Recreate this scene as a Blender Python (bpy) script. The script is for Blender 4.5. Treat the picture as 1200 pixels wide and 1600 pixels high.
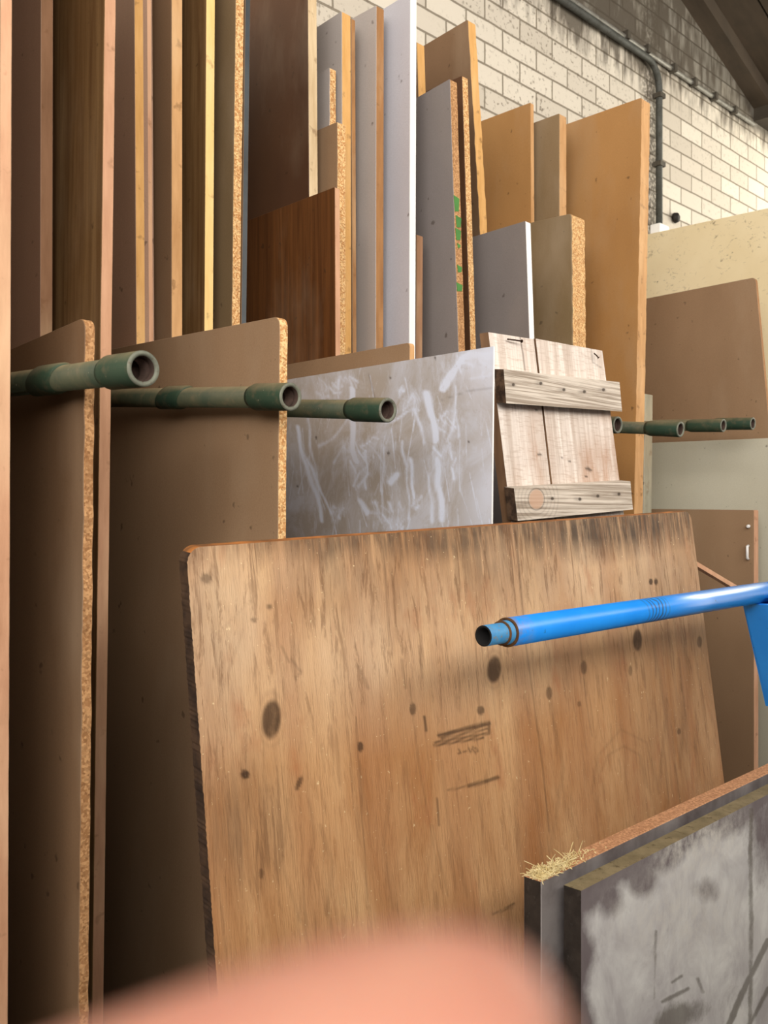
import bpy, bmesh, math, random
import numpy as np
from mathutils import Vector, Matrix

random.seed(7); rng = np.random.default_rng(7)
S = bpy.context.scene
COL = S.collection
for o in list(bpy.data.objects):
    bpy.data.objects.remove(o)

# ------------------------------------------------------------------ camera
EYE = 1.40                      # eye height; x runs along the brick wall, y into it
F = 1455.0                      # focal length in pixels of the 1200 x 1600 frame
R2 = math.sqrt(0.5)
FW, RT, UP = Vector((R2, R2, 0)), Vector((R2, -R2, 0)), Vector((0, 0, 1))
CAM = Vector((0, 0, EYE))
cd = bpy.data.cameras.new('camera'); cam = bpy.data.objects.new('camera', cd); COL.objects.link(cam)
cam.location = CAM
cam.rotation_euler = (math.pi/2, 0, -math.pi/4)
cd.sensor_fit = 'AUTO'; cd.sensor_width = 36.0; cd.lens = F/1600*36.0
cd.clip_start = 0.005; cd.clip_end = 100
cd.dof.use_dof = True; cd.dof.focus_distance = 1.65; cd.dof.aperture_fstop = 12.0
S.camera = cam

# ------------------------------------------------------------------ light, exposure
S.view_settings.view_transform = 'Standard'; S.view_settings.look = 'None'
S.view_settings.gamma = 1.0; S.view_settings.use_curve_mapping = False
S.view_settings.exposure = -0.1
w = bpy.data.worlds.new('world'); S.world = w; w.use_nodes = True
bg = w.node_tree.nodes['Background']
bg.inputs['Color'].default_value = (1.0, 0.93, 0.84, 1); bg.inputs['Strength'].default_value = 2.2

def area(name, loc, target, sx, sy, power, color):
    l = bpy.data.lights.new(name, 'AREA'); l.shape = 'RECTANGLE'; l.size = sx; l.size_y = sy
    l.energy = power; l.color = color
    o = bpy.data.objects.new(name, l); COL.objects.link(o); o.location = loc
    o.rotation_euler = (Vector(target)-Vector(loc)).to_track_quat('-Z', 'Y').to_euler()
    return o
area('front_window_daylight', (0.3, -3.6, 3.7), (1.2, 1.6, 1.5), 6.5, 2.0, 175, (1.0, 0.93, 0.83))
area('left_fill_light', (-2.7, -1.6, 2.9), (1.6, 1.6, 1.5), 3.0, 1.4, 150, (1.0, 0.93, 0.86))  # added fill lamp, brightens the board faces turned left
area('side_window_daylight', (7.0, 0.9, 2.9), (4.9, 2.4, 2.6), 1.6, 1.4, 75, (1.0, 0.93, 0.74))

# ------------------------------------------------------------------ helpers
def ray(x, y):
    return FW + RT*((x-600)/F) + UP*((800-y)/F)
def at_y(x, y, Y):              # point seen at a place of the photo, on the plane y = Y
    d = ray(x, y); return CAM + d*(Y/d.y)
def at_plane(x, y, p, n):
    d = ray(x, y); return CAM + d*((p-CAM).dot(n)/d.dot(n))
def project(P):                 # numpy (N,3) -> photo coordinates
    q = P - np.array(CAM)
    z = q @ np.array(FW); return 600+F*(q @ np.array(RT))/z, 800-F*(q[:, 2])/z

def lin(h):
    h = h.lstrip('#'); c = [int(h[i:i+2], 16)/255 for i in (0, 2, 4)]
    return tuple((v/12.92 if v <= .04045 else ((v+.055)/1.055)**2.4) for v in c)+(1,)

def link(o, parent=None):
    COL.objects.link(o)
    if parent:
        o.parent = parent
        o.matrix_parent_inverse = Matrix.Translation(-parent.location) if parent.type == 'EMPTY' else Matrix()
    return o

def tag(o, label, cat, group=None):
    o['label'] = label; o['category'] = cat
    if group: o['group'] = group
    return o

def thing(name, loc, label, cat, group=None):
    o = bpy.data.objects.new(name, None); o.location = loc; o.empty_display_size = .05
    COL.objects.link(o); return tag(o, label, cat, group)

def obj(name, bm, mats, parent=None, origin=None, smooth=False, bevel=0):
    """links a bmesh given in world coordinates as one object; origin = its base"""
    me = bpy.data.meshes.new(name)
    bmesh.ops.recalc_face_normals(bm, faces=bm.faces)
    if origin is not None:
        bmesh.ops.translate(bm, verts=bm.verts, vec=-Vector(origin))
    bm.to_mesh(me); bm.free()
    for m in (mats if isinstance(mats, (list, tuple)) else [mats]): me.materials.append(m)
    if smooth:
        for p in me.polygons: p.use_smooth = True
    o = bpy.data.objects.new(name, me)
    if origin is not None: o.location = Vector(origin)
    COL.objects.link(o)
    if parent is not None:
        o.parent = parent
        base = parent.matrix_basis.translation.copy()
        pp = parent.parent
        while pp is not None:
            base += pp.matrix_basis.translation; pp = pp.parent
        o.location = o.location - base
    if bevel:
        b = o.modifiers.new('bevel', 'BEVEL'); b.width = bevel; b.segments = 1; b.limit_method = 'ANGLE'
    return o

def box(bm, lo, hi, mi=0):
    vs = [bm.verts.new((x, y, z)) for x in (lo[0], hi[0]) for y in (lo[1], hi[1]) for z in (lo[2], hi[2])]
    for f in ((0, 1, 3, 2), (4, 6, 7, 5), (0, 4, 5, 1), (2, 3, 7, 6), (0, 2, 6, 4), (1, 5, 7, 3)):
        bm.faces.new([vs[i] for i in f]).material_index = mi
    return vs

def hexa(bm, q, off, mi=0, sidemi=None):
    """a quad q (4 world points) thickened by the vector off"""
    a = [bm.verts.new(p) for p in q]; b = [bm.verts.new(Vector(p)+off) for p in q]
    n = len(q)
    bm.faces.new(a).material_index = mi; bm.faces.new(b[::-1]).material_index = mi
    for i in range(n):
        j = (i+1) % n
        bm.faces.new((a[i], b[i], b[j], a[j])).material_index = mi if sidemi is None else sidemi

def lathe(bm, p0, axis, prof, n=40, mi=0, mis=None, closed=True):
    """turns (distance, radius) points about an axis; closed = the profile is a loop (a hollow tube)"""
    axis = Vector(axis).normalized()
    a = axis.orthogonal().normalized(); b = axis.cross(a)
    rings = []
    for s, r in prof:
        rings.append([bm.verts.new(Vector(p0)+axis*s+(a*math.cos(t)+b*math.sin(t))*r)
                      for t in [2*math.pi*i/n for i in range(n)]])
    m = len(rings)
    for k in range(m if closed else m-1):
        A, B = rings[k], rings[(k+1) % m]
        for i in range(n):
            j = (i+1) % n
            f = bm.faces.new((A[i], A[j], B[j], B[i])); f.smooth = True
            f.material_index = mis[k] if mis else mi
    if not closed:
        bm.faces.new(rings[0][::-1]).material_index = mi; bm.faces.new(rings[-1]).material_index = mi

def tube_path(bm, pts, r, n=12):
    pts = [Vector(p) for p in pts]; prev = None; rings = []
    for i, p in enumerate(pts):
        t = (pts[min(i+1, len(pts)-1)]-pts[max(i-1, 0)]).normalized()
        a = t.orthogonal().normalized() if prev is None else (prev-t*prev.dot(t)).normalized()
        prev = a; b = t.cross(a)
        rings.append([bm.verts.new(p+(a*math.cos(q)+b*math.sin(q))*r) for q in [2*math.pi*k/n for k in range(n)]])
    for A, B in zip(rings, rings[1:]):
        for i in range(n):
            bm.faces.new((A[i], A[(i+1) % n], B[(i+1) % n], B[i])).smooth = True
    bm.faces.new(rings[0][::-1]); bm.faces.new(rings[-1])

# ------------------------------------------------------------------ materials
class N:
    """small wrapper to write node trees"""
    def __init__(s, name):
        s.m = bpy.data.materials.new(name); s.m.use_nodes = True
        s.t = s.m.node_tree; s.b = s.t.nodes['Principled BSDF']; s.b.inputs['Roughness'].default_value = .7
        s.b.inputs['Specular IOR Level'].default_value = .25
        s.tc = s.t.nodes.new('ShaderNodeTexCoord'); s.co = s.tc.outputs['Object']
    def add(s, typ, **kw):
        n = s.t.nodes.new(typ)
        for k, v in kw.items(): setattr(n, k, v)
        return n
    def put(s, sock, v):
        if isinstance(v, bpy.types.NodeSocket): s.t.links.new(v, sock)
        elif v is not None: sock.default_value = v
    def rand(s):
        return s.add('ShaderNodeObjectInfo').outputs['Random']
    def shifted(s, scale):
        """object coordinates, scaled per axis and moved by a random amount for each object"""
        m = s.add('ShaderNodeVectorMath', operation='MULTIPLY'); s.put(m.inputs[0], s.co); m.inputs[1].default_value = scale
        r = s.add('ShaderNodeMath', operation='MULTIPLY'); s.put(r.inputs[0], s.rand()); r.inputs[1].default_value = 37.0
        a = s.add('ShaderNodeVectorMath', operation='ADD'); s.put(a.inputs[0], m.outputs[0]); s.put(a.inputs[1], r.outputs[0])
        return a.outputs[0]
    def noise(s, scale=(1, 1, 1), detail=4, rough=.55, dist=0, size=1.0):
        n = s.add('ShaderNodeTexNoise'); s.put(n.inputs['Vector'], s.shifted(scale))
        n.inputs['Scale'].default_value = size; n.inputs['Detail'].default_value = detail
        n.inputs['Roughness'].default_value = rough; n.inputs['Distortion'].default_value = dist
        return n.outputs['Fac']
    def voro(s, size):
        n = s.add('ShaderNodeTexVoronoi'); s.put(n.inputs['Vector'], s.shifted((1, 1, 1))); n.inputs['Scale'].default_value = size
        return n
    def ramp(s, v, lo, hi, a=0.0, b=1.0):
        n = s.add('ShaderNodeMapRange'); s.put(n.inputs['Value'], v)
        n.inputs['From Min'].default_value = lo; n.inputs['From Max'].default_value = hi
        n.inputs['To Min'].default_value = a; n.inputs['To Max'].default_value = b
        return n.outputs['Result']
    def mul(s, a, b, op='MULTIPLY'):
        n = s.add('ShaderNodeMath', operation=op); s.put(n.inputs[0], a); s.put(n.inputs[1], b); return n.outputs[0]
    def mix(s, f, a, b, mode='MIX'):
        n = s.add('ShaderNodeMix', data_type='RGBA', blend_type=mode)
        s.put(n.inputs['Factor'], f)
        cs = [i for i in n.inputs if i.type == 'RGBA']
        s.put(cs[0], a); s.put(cs[1], b)
        return [o for o in n.outputs if o.type == 'RGBA'][0]
    def attr(s, name):
        a = s.add('ShaderNodeAttribute'); a.attribute_name = name
        sp = s.add('ShaderNodeSeparateColor'); s.put(sp.inputs[0], a.outputs['Color'])
        return sp.outputs[0], sp.outputs[1], sp.outputs[2]
    def bump(s, h, strength=.3, dist=.002):
        n = s.add('ShaderNodeBump'); s.put(n.inputs['Height'], h)
        n.inputs['Strength'].default_value = strength; n.inputs['Distance'].default_value = dist
        s.put(s.b.inputs['Normal'], n.outputs[0])
    def done(s, col, rough=None, metal=None):
        s.put(s.b.inputs['Base Color'], col)
        if rough is not None: s.put(s.b.inputs['Roughness'], rough)
        if metal is not None: s.put(s.b.inputs['Metallic'], metal)
        return s.m

def m_face(name, c, c2, grain=False, rough=.62, dust=.35):
    """board face: c and c2 are the light and dark tones of the sheet itself"""
    n = N(name)
    blot = n.ramp(n.noise((2.2, 2.2, 1.1), 4, .6), .3, .7)
    col = n.mix(blot, lin(c), lin(c2))
    if grain:
        g = n.noise((1, 60, 2.2), 5, .65, .6)
        col = n.mix(n.ramp(g, .35, .65, 0, .75), col, lin(grain))
        g2 = n.noise((1, 320, 6), 3, .6)
        col = n.mix(n.ramp(g2, .5, .75, 0, .35), col, lin(grain))
    fine = n.noise((1, 1, 1), 3, .7, size=420)
    col = n.mix(n.ramp(fine, .3, .7, 0, .16), col, lin('2a1c10'))
    sp = n.ramp(n.noise((1, 1, 1), 2, .5, size=38), .71, .76, 0, .55)
    col = n.mix(sp, col, lin('3a2a1c'))
    col = n.mix(n.ramp(n.noise((5, 5, 2), 5, .6), .52, .75, 0, dust*.6), col, lin('b8a68e'))
    n.bump(fine, .08, .001)
    return n.done(col, rough)

def m_fibre_edge(name, c, c2):
    """sawn fibreboard edge: smooth, with brownish rub marks"""
    n = N(name)
    col = n.mix(n.ramp(n.noise((40, 40, 6), 5, .65), .35, .7), lin(c), lin(c2))
    col = n.mix(n.ramp(n.noise((30, 30, 30), 3, .6), .62, .72, 0, .5), col, lin('6d4a2a'))
    col = n.mix(n.ramp(n.noise((9, 9, 3), 4, .6), .5, .8, 0, .35), col, lin('f0d6ae'))
    n.bump(n.noise((200, 200, 60), 4, .7), .35, .001)
    return n.done(col, .8)

def m_chip_edge(name, c, c2, c3):
    """chipboard edge: pale and dark flakes"""
    n = N(name)
    v = n.voro(330)
    sep = n.add('ShaderNodeSeparateColor'); n.put(sep.inputs[0], v.outputs['Color'])
    col = n.mix(n.ramp(sep.outputs[0], .2, .8), lin(c), lin(c2))
    col = n.mix(n.ramp(sep.outputs[1], .72, .8, 0, .35), col, lin(c3))
    col = n.mix(n.ramp(n.noise((60, 60, 12), 4, .6), .55, .7, 0, .3), col, lin(c3))
    n.bump(sep.outputs[2], .3, .001)
    return n.done(col, .85)

def m_plain(name, c, c2=None, rough=.5, scale=14, metal=0, rust=None, bumpy=0):
    n = N(name)
    col = n.mix(n.ramp(n.noise((1, 1, 1), 5, .6, size=scale), .35, .7), lin(c), lin(c2 or c))
    if rust:
        col = n.mix(n.ramp(n.noise((1, 1, 1), 5, .65, size=scale*3), .56, .68, 0, .85), col, lin(rust))
    if bumpy: n.bump(n.noise((1, 1, 1), 4, .6, size=220), bumpy, .001)
    return n.done(col, rough, metal)

M = {}
M['mdf'] = m_face('hardboard_brown', 'a4876a', '8f7358')
M['mdf_purple'] = m_face('hardboard_mauve_brown', 'bd9b83', 'a68672')
M['mdf_dark'] = m_face('hardboard_dark_brown', '8a6d52', '755a42')
M['mdf_tan'] = m_face('fibreboard_tan', 'c0925c', 'a97c4a')
M['mdf_olive'] = m_face('hardboard_dusty', '9c8465', '857050', dust=.6)
M['veneer'] = m_face('veneer_brown', '9a7a52', '866842', grain='5d3d1e')
M['veneer_red'] = m_face('veneer_reddish', '84552c', '6f4421', grain='4a2a12')
M['ply_dark'] = m_face('form_ply_dark', '6e4e36', '53392a', rough=.4)
M['grey'] = m_face('melamine_grey', 'bab2ae', 'aca49f', rough=.4, dust=.15)
M['lavender'] = m_face('melamine_lavender', 'c6c5cd', 'b9b7bf', rough=.35, dust=.1)
M['grey_dark'] = m_face('melamine_dark_grey', '918a88', '827a77', rough=.4, dust=.2)
M['cream'] = m_face('cream_sheet', 'f2e6c4', 'e4d5ae', rough=.6, dust=.2)
n = N('cream_painted_sheet')
zz = n.add('ShaderNodeSeparateXYZ'); n.put(zz.inputs[0], n.co)
c = n.mix(n.ramp(n.noise((2, 2, 2), 4, .6), .3, .7), lin('f2e6c4'), lin('e2d2aa'))
zn = n.mul(n.ramp(zz.outputs[2], 1.9, 2.35), n.ramp(n.noise((1, 5, 6), 3, .6), .42, .6))
c = n.mix(n.mul(zn, n.ramp(n.noise((1, 26, 40), 6, .75, 1.5), .58, .64, 0, .85)), c, lin('5a4c3a'))
c = n.mix(n.ramp(n.noise((1, 14, 16), 4, .6), .66, .72, 0, .5), c, lin('8a7858'))
M['cream'] = n.done(c, .6)
M['sage'] = m_face('sage_grey_sheet', 'd3d1c0', 'c6c3b0', rough=.5, dust=.2)
M['e_tan'] = m_fibre_edge('edge_tan', 'd4a776', 'b98c5d')
M['e_orange'] = m_fibre_edge('edge_orange', 'ddae70', 'c79657')
M['e_pink'] = m_fibre_edge('edge_pinkish', 'cfa283', 'b5886a')
M['e_yellow'] = m_fibre_edge('edge_yellow', 'f3d393', 'e3bd78')
M['e_beige'] = m_fibre_edge('edge_beige', 'd8c3a0', 'bda37e')
M['e_brown'] = m_fibre_edge('edge_brown', 'a77a4e', '8d6440')
M['e_dull'] = m_fibre_edge('edge_dull', '9c765a', '856248')
M['e_sage'] = m_fibre_edge('edge_grey', 'a8a491', '938e7c')
M['chip'] = m_chip_edge('chip_edge', 'e8c590', 'c08a55', '7a4e2c')
M['chip_brown'] = m_chip_edge('chip_edge_brown', 'c69a6c', 'a0744c', '6a472c')
M['chip_straw'] = m_chip_edge('chip_edge_straw', 'e6d29a', 'cbb070', '7f6334')
M['white'] = m_plain('white_edging', 'f4f4f2', 'e6e6e8', .35)
M['steel'] = m_plain('grey_edging', '4f5458', '43474a', .35, metal=.2)

# ------------------------------------------------------------------ the setting
WALL_Y = 2.40
def m_brick():
    n = N('painted_brick')
    sep = n.add('ShaderNodeSeparateXYZ'); n.put(sep.inputs[0], n.co)
    cmb = n.add('ShaderNodeCombineXYZ'); n.put(cmb.inputs[0], n.mul(sep.outputs[0], -2.985+.119, 'ADD')); n.put(cmb.inputs[1], n.mul(sep.outputs[2], -(1.833+EYE), 'ADD'))
    wob = n.add('ShaderNodeTexNoise'); n.put(wob.inputs['Vector'], n.co); wob.inputs['Scale'].default_value = 9
    wv = n.add('ShaderNodeVectorMath', operation='MULTIPLY_ADD'); n.put(wv.inputs[0], wob.outputs['Color']); wv.inputs[1].default_value = (.006,)*3; n.put(wv.inputs[2], cmb.outputs[0])
    br = n.add('ShaderNodeTexBrick', offset=.5, squash=1.0); n.put(br.inputs['Vector'], wv.outputs[0])
    br.inputs['Scale'].default_value = 1; br.inputs['Brick Width'].default_value = .238; br.inputs['Row Height'].default_value = .0914
    br.inputs['Mortar Size'].default_value = .0052; br.inputs['Mortar Smooth'].default_value = .25; br.inputs['Bias'].default_value = 0
    br.inputs['Color1'].default_value = lin('d4cdc0'); br.inputs['Color2'].default_value = lin('bfb7aa'); br.inputs['Mortar'].default_value = lin('867d6f')
    painted = br.outputs['Color']
    b2 = n.add('ShaderNodeTexBrick', offset=.5, squash=1.0); n.put(b2.inputs['Vector'], wv.outputs[0])
    b2.inputs['Scale'].default_value = 1; b2.inputs['Brick Width'].default_value = .238; b2.inputs['Row Height'].default_value = .0914
    b2.inputs['Mortar Size'].default_value = .0052; b2.inputs['Mortar Smooth'].default_value = .25
    b2.inputs['Color1'].default_value = lin('8d887e'); b2.inputs['Color2'].default_value = lin('77736b'); b2.inputs['Mortar'].default_value = lin('524c43')
    # darker grey brick above the conduit run
    hn = n.mul(sep.outputs[2], n.mul(n.mul(wob.outputs['Fac'], -.5, 'ADD'), .10), 'ADD')
    up = n.ramp(hn, EYE+2.30, EYE+2.335)
    col = n.mix(up, painted, b2.outputs['Color'])
    # chips and grime in the paint
    ch = n.add('ShaderNodeTexNoise'); n.put(ch.inputs['Vector'], n.co); ch.inputs['Scale'].default_value = 52; ch.inputs['Detail'].default_value = 5; ch.inputs['Roughness'].default_value = .6
    zone = n.add('ShaderNodeTexNoise'); n.put(zone.inputs['Vector'], n.co); zone.inputs['Scale'].default_value = 2.0; zone.inputs['Detail'].default_value = 3
    dens = n.mul(n.mul(n.ramp(zone.outputs['Fac'], .40, .58), n.ramp(sep.outputs[0], 4.6, 3.6, .35, 1)), n.ramp(ch.outputs['Fac'], .57, .64, 0, .8))
    col = n.mix(dens, col, lin('5d5142'))
    # soot hanging under the conduit
    drip = n.add('ShaderNodeTexNoise'); dv = n.add('ShaderNodeVectorMath', operation='MULTIPLY'); n.put(dv.inputs[0], n.co); dv.inputs[1].default_value = (24, 1, 7)
    n.put(drip.inputs['Vector'], dv.outputs[0]); drip.inputs['Scale'].default_value = 1; drip.inputs['Detail'].default_value = 5
    band = n.mul(n.ramp(sep.outputs[2], EYE+1.93, EYE+2.30), n.ramp(sep.outputs[0], 4.9, 4.0, .8, 1.1))
    soot = n.ramp(n.mul(band, drip.outputs['Fac']), .28, .50, 0, .85)
    col = n.mix(soot, col, lin('4a4238'))
    # grime beside the vertical conduit
    dx = n.mul(n.mul(sep.outputs[0], -4.325, 'ADD'), 0, 'ADD'); ax = n.mul(dx, 0, 'ABSOLUTE')
    gr = n.mul(n.ramp(ax, .05, .13, 1, 0), n.ramp(ch.outputs['Fac'], .40, .52))
    col = n.mix(n.mul(gr, .75), col, lin('4c453b'))
    rel = n.mul(br.outputs['Fac'], -1.0); rel2 = n.mul(rel, n.mul(ch.outputs['Fac'], .35), 'ADD')
    n.bump(rel2, .6, .006)
    return n.done(col, .75)

def structure(name, bm, m):
    o = obj(name, bm, m); o['kind'] = 'structure'; return o

bm = bmesh.new(); box(bm, (-3.0, WALL_Y, 0), (9.0, WALL_Y+.23, EYE+4.0))
structure('wall_back', bm, m_brick())

n = N('concrete_floor'); c = n.mix(n.ramp(n.noise((1, 1, 1), 6, .6, size=1.6), .3, .7), lin('77706a'), lin('5b544d'))
c = n.mix(n.ramp(n.noise((1, 1, 1), 4, .6, size=60), .6, .7, 0, .6), c, lin('b99f74'))
n.bump(n.noise((1, 1, 1), 5, .6, size=80), .2, .003)
bm = bmesh.new(); box(bm, (-3.0, -6.0, -.15), (9.0, WALL_Y, 0))
structure('floor', bm, n.done(c, .85))

M_low = m_plain('blocker_wall_grey', '8a7f70', '756a5c', .9, 4)
bm = bmesh.new(); box(bm, (-3.2, -6.0, 0), (-3.0, WALL_Y, 1.9)); structure('wall_left_blocker', bm, M_low)  # unseen low wall, added to cut low-angle light
bm = bmesh.new(); box(bm, (-2.2, -1.0, 0), (4.5, -.85, 1.95)); structure('wall_front_blocker', bm, M_low)   # unseen low wall added behind the camera to block low light

# sloping roof: falls along +x, board lines run down the slope
n = N('dark_roof_boards')
c = n.mix(n.ramp(n.noise((1.2, 7, 1.2), 5, .6), .3, .7), lin('5a4f43'), lin('40382f'))
c = n.mix(n.ramp(n.noise((1, 1, 1), 4, .6, size=7), .5, .8, 0, .5), c, lin('33302a'))
m_roof = n.done(c, .8)
def roof_z(x): return EYE + 2.79 - .333*(x-4.77)
bm = bmesh.new()
y = WALL_Y
while y > -2.6:
    y2 = y-.30
    x0, x1 = -3.0, 6.0
    hexa(bm, [(x0, y2+.012, roof_z(x0)), (x1, y2+.012, roof_z(x1)), (x1, y, roof_z(x1)), (x0, y, roof_z(x0))], Vector((0, 0, .03)))
    y = y2
hexa(bm, [(-3, -2.6, roof_z(-3)+.02), (6, -2.6, roof_z(6)+.02), (6, WALL_Y, roof_z(6)+.02), (-3, WALL_Y, roof_z(-3)+.02)], Vector((0, 0, .05)))
structure('ceiling', bm, m_roof)
bm = bmesh.new()                                   # the rafter along the wall and its neighbours
for yy in (WALL_Y-.10,):
    hexa(bm, [(-3, yy, roof_z(-3)-.09), (5.6, yy, roof_z(5.6)-.09), (5.6, yy+.10, roof_z(5.6)-.09), (-3, yy+.10, roof_z(-3)-.09)], Vector((0, 0, .09)))
structure('trim_1', bm, m_roof)
bm = bmesh.new(); box(bm, (5.56, -2.6, EYE+2.36), (5.86, WALL_Y, EYE+2.62))
structure('trim_2', bm, m_plain('dark_beam', '4a433a', '38332c', .8, 5))

# conduits on the wall
M['conduit'] = m_plain('galvanised_conduit', '8b8a84', '6a675f', .5, 20, .35, rust='4b4238')
M['clip'] = m_plain('conduit_clip', '5a554c', '443f38', .6, 30, .3)
def clip(P, along, parent):
    b = bmesh.new(); a = Vector(along)
    up = Vector((0, 0, 1)) if abs(a.z) < .5 else Vector((1, 0, 0))
    lo = .014 if abs(a.z) < .5 else .024
    q = [P+a*.012+up*.026, P-a*.012+up*.026, P-a*.012-up*lo, P+a*.012-up*lo]
    hexa(b, [p+Vector((0, -.022, 0)) for p in q], Vector((0, .042, 0)))
    obj('clip', b, M['clip'], parent, origin=P)
cz = EYE+2.305
t = thing('straight_conduit', (2.4, WALL_Y-.02, cz+.012), 'long grey conduit running straight along the brick wall to the dark beam', 'pipe', 'conduits on the brick wall')
bm = bmesh.new(); tube_path(bm, [(2.4, WALL_Y-.018, cz+.014), (4.0, WALL_Y-.018, cz+.012), (5.52, WALL_Y-.018, cz+.02)], .012)
obj('pipe', bm, M['conduit'], t, origin=(2.4, WALL_Y-.018, cz+.014))
for px_, py_ in ((977, 42), (1009, 72), (1051, 103), (1083, 126), (1115, 149), (1146, 171)):
    q = at_y(px_, py_, WALL_Y-.018); clip(Vector((q.x, WALL_Y-.018, cz+.014)), (1, 0, 0), t)
bx = at_y(1030, 200, WALL_Y-.03).x
t = thing('bent_conduit', (2.4, WALL_Y-.045, cz-.018), 'dark conduit bending down the brick wall to the cream sheet', 'pipe', 'conduits on the brick wall')
pts = [(2.4, WALL_Y-.03, cz-.026), (bx-.12, WALL_Y-.03, cz-.026)]
for k in range(1, 9):
    a = math.pi/2*k/8; pts.append((bx-.12+.12*math.sin(a), WALL_Y-.03, cz-.026-.12*(1-math.cos(a))))
vb = at_y(1029, 352, WALL_Y-.03)
pts.append((bx, WALL_Y-.03, vb.z))
bm = bmesh.new(); tube_path(bm, pts, .017)
obj('pipe', bm, m_plain('dark_conduit', '585a57', '474843', .6, 25, .3, rust='38322b'), t, origin=pts[0])
for py_ in (150, 257):
    q = at_y(1030, py_, WALL_Y-.03); clip(Vector((bx, WALL_Y-.03, q.z)), (0, 0, 1), t)
bm = bmesh.new(); box(bm, (bx-.045, WALL_Y-.06, vb.z-.05), (bx+.05, WALL_Y-.002, vb.z))
obj('outlet_box', bm, M['white'], t, origin=(bx, WALL_Y-.03, vb.z-.05), bevel=.004)
q = at_y(1057, 340, WALL_Y-.02)
bm = bmesh.new()
lathe(bm, (q.x, WALL_Y, q.z), (0, -1, 0), [(0, .012), (.008, .012), (.010, .028), (.028, .024), (.036, .010)], 20, closed=False)
tag(obj('wall_knob', bm, m_plain('black_knob', '2c2825', '1e1b19', .6), origin=(q.x, WALL_Y, q.z), smooth=False), 'small black knob fixed to the painted brick wall above the cream sheet', 'knob')

# ------------------------------------------------------------------ boards standing on edge
GRP = 'sheets standing upright in the rack'
BOARDS = []
def board(name, label, Y, e, xr, face, edge, bot=None, tl=None, top=None, far=2.22, k=None, slant=None,
          rnd=.004, rough=0.0, cat='board', back=None, tmin=0.0, base=0.0, bev=.0008):
    """a sheet standing at right angles to the wall.
    Y: distance of its near edge; e: where the near top corner is seen; xr: the other side of that edge;
    bot: a lower point of the same edge (lean); tl: a second point of the top edge."""
    P = at_y(e[0], e[1], Y); t = max(at_y(xr, e[1], Y).x-P.x, tmin)
    if k is None:
        k = 0.0
        if bot and not slant:
            Q = at_y(bot[0], bot[1], Y); k = (Q.x-P.x)/(Q.z-P.z)
    zt = P.z
    nrm = Vector((1, 0, -k))
    sl = 0.0
    if tl:
        Q = at_plane(tl[0], tl[1], P, nrm); sl = (Q.z-P.z)/(Q.y-P.y)
    if top: zt = EYE+top
    ys = 0.0
    if slant:                      # near edge out of plumb within the sheet
        Q = at_plane(slant[0], slant[1], P, nrm); ys = (Q.y-P.y)/(Q.z-P.z)
    def yn(z): return Y+ys*(z-P.z)
    pts = [(far, base), (far, zt+sl*(far-Y))]
    # rounded near top corner
    cx, r = yn(zt), rnd
    for i in range(7):
        a = math.pi/2*i/6
        pts.append((cx+r-r*math.sin(a), zt-r+r*math.cos(a)+(sl*(r-r*math.sin(a)))))
    z = zt-r; step = .02
    if rough:
        while z > base+.35*0+step*2 and z > EYE-.75:
            z -= step*random.uniform(.6, 1.4)
            pts.append((yn(z)+random.uniform(-rough, rough), z))
    pts.append((yn(base), base))
    bm = bmesh.new()
    def X(z): return P.x+k*(z-P.z)
    a = [bm.verts.new((X(z), y, z)) for y, z in pts]; b = [bm.verts.new((X(z)+t, y, z)) for y, z in pts]
    bm.faces.new(a).material_index = 0; bm.faces.new(b[::-1]).material_index = 2 if back else 0
    for i in range(len(a)):
        j = (i+1) % len(a)
        bm.faces.new((a[i], b[i], b[j], a[j])).material_index = 1
    ms = [M[face], M[edge]] + ([M[back]] if back else [])
    o = obj(name, bm, ms, origin=(X(base), yn(base), base), bevel=bev)
    tag(o, label, cat, GRP)
    BOARDS.append((o.name, label, X, t, Y, far, zt))
    o_info = dict(P=P, t=t, k=k, X=X, yn=yn, zt=zt, Y=Y)
    return o, o_info

def strip(o, info, m, name, z0, z1, th=.0015):
    """an edging strip along the near edge, a part of the sheet"""
    X, Y, t = info['X'], info['Y'], info['t']
    bm = bmesh.new()
    hexa(bm, [(X(z0), Y-th, z0), (X(z0)+t, Y-th, z0), (X(z1)+t, Y-th, z1), (X(z1), Y-th, z1)], Vector((0, th, 0)))
    return obj(name, bm, m, o, origin=(X(z0), Y, z0))

# far left bay
board('fibreboard_sheet', 'tan sheet edge filling the far left border, floor to top of the photo', 1.10, (0, 40), 19, 'mdf', 'e_pink', bot=(-6, 1500), top=1.2, rough=.0004)
board('chipboard_sheet', 'low brown chipboard sheet with rounded corner at far left, behind the nearest green arm', 1.12, (133, 495), 149, 'mdf_dark', 'chip_brown', bot=(123, 1540), tl=(18, 545), rnd=.016, rough=.0016)
board('hardboard_sheet', 'mauve brown sheet with a dull edge, second from the left border', 1.35, (64, 40), 83, 'mdf_purple', 'e_dull', bot=(63, 520), top=1.2)
board('veneered_sheet', 'tall olive brown sheet with a broad pinkish edge running down behind the nearest arm', 1.25, (163, 20), 181, 'veneer', 'e_pink', bot=(152, 900), top=1.1, rough=.0003)

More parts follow.
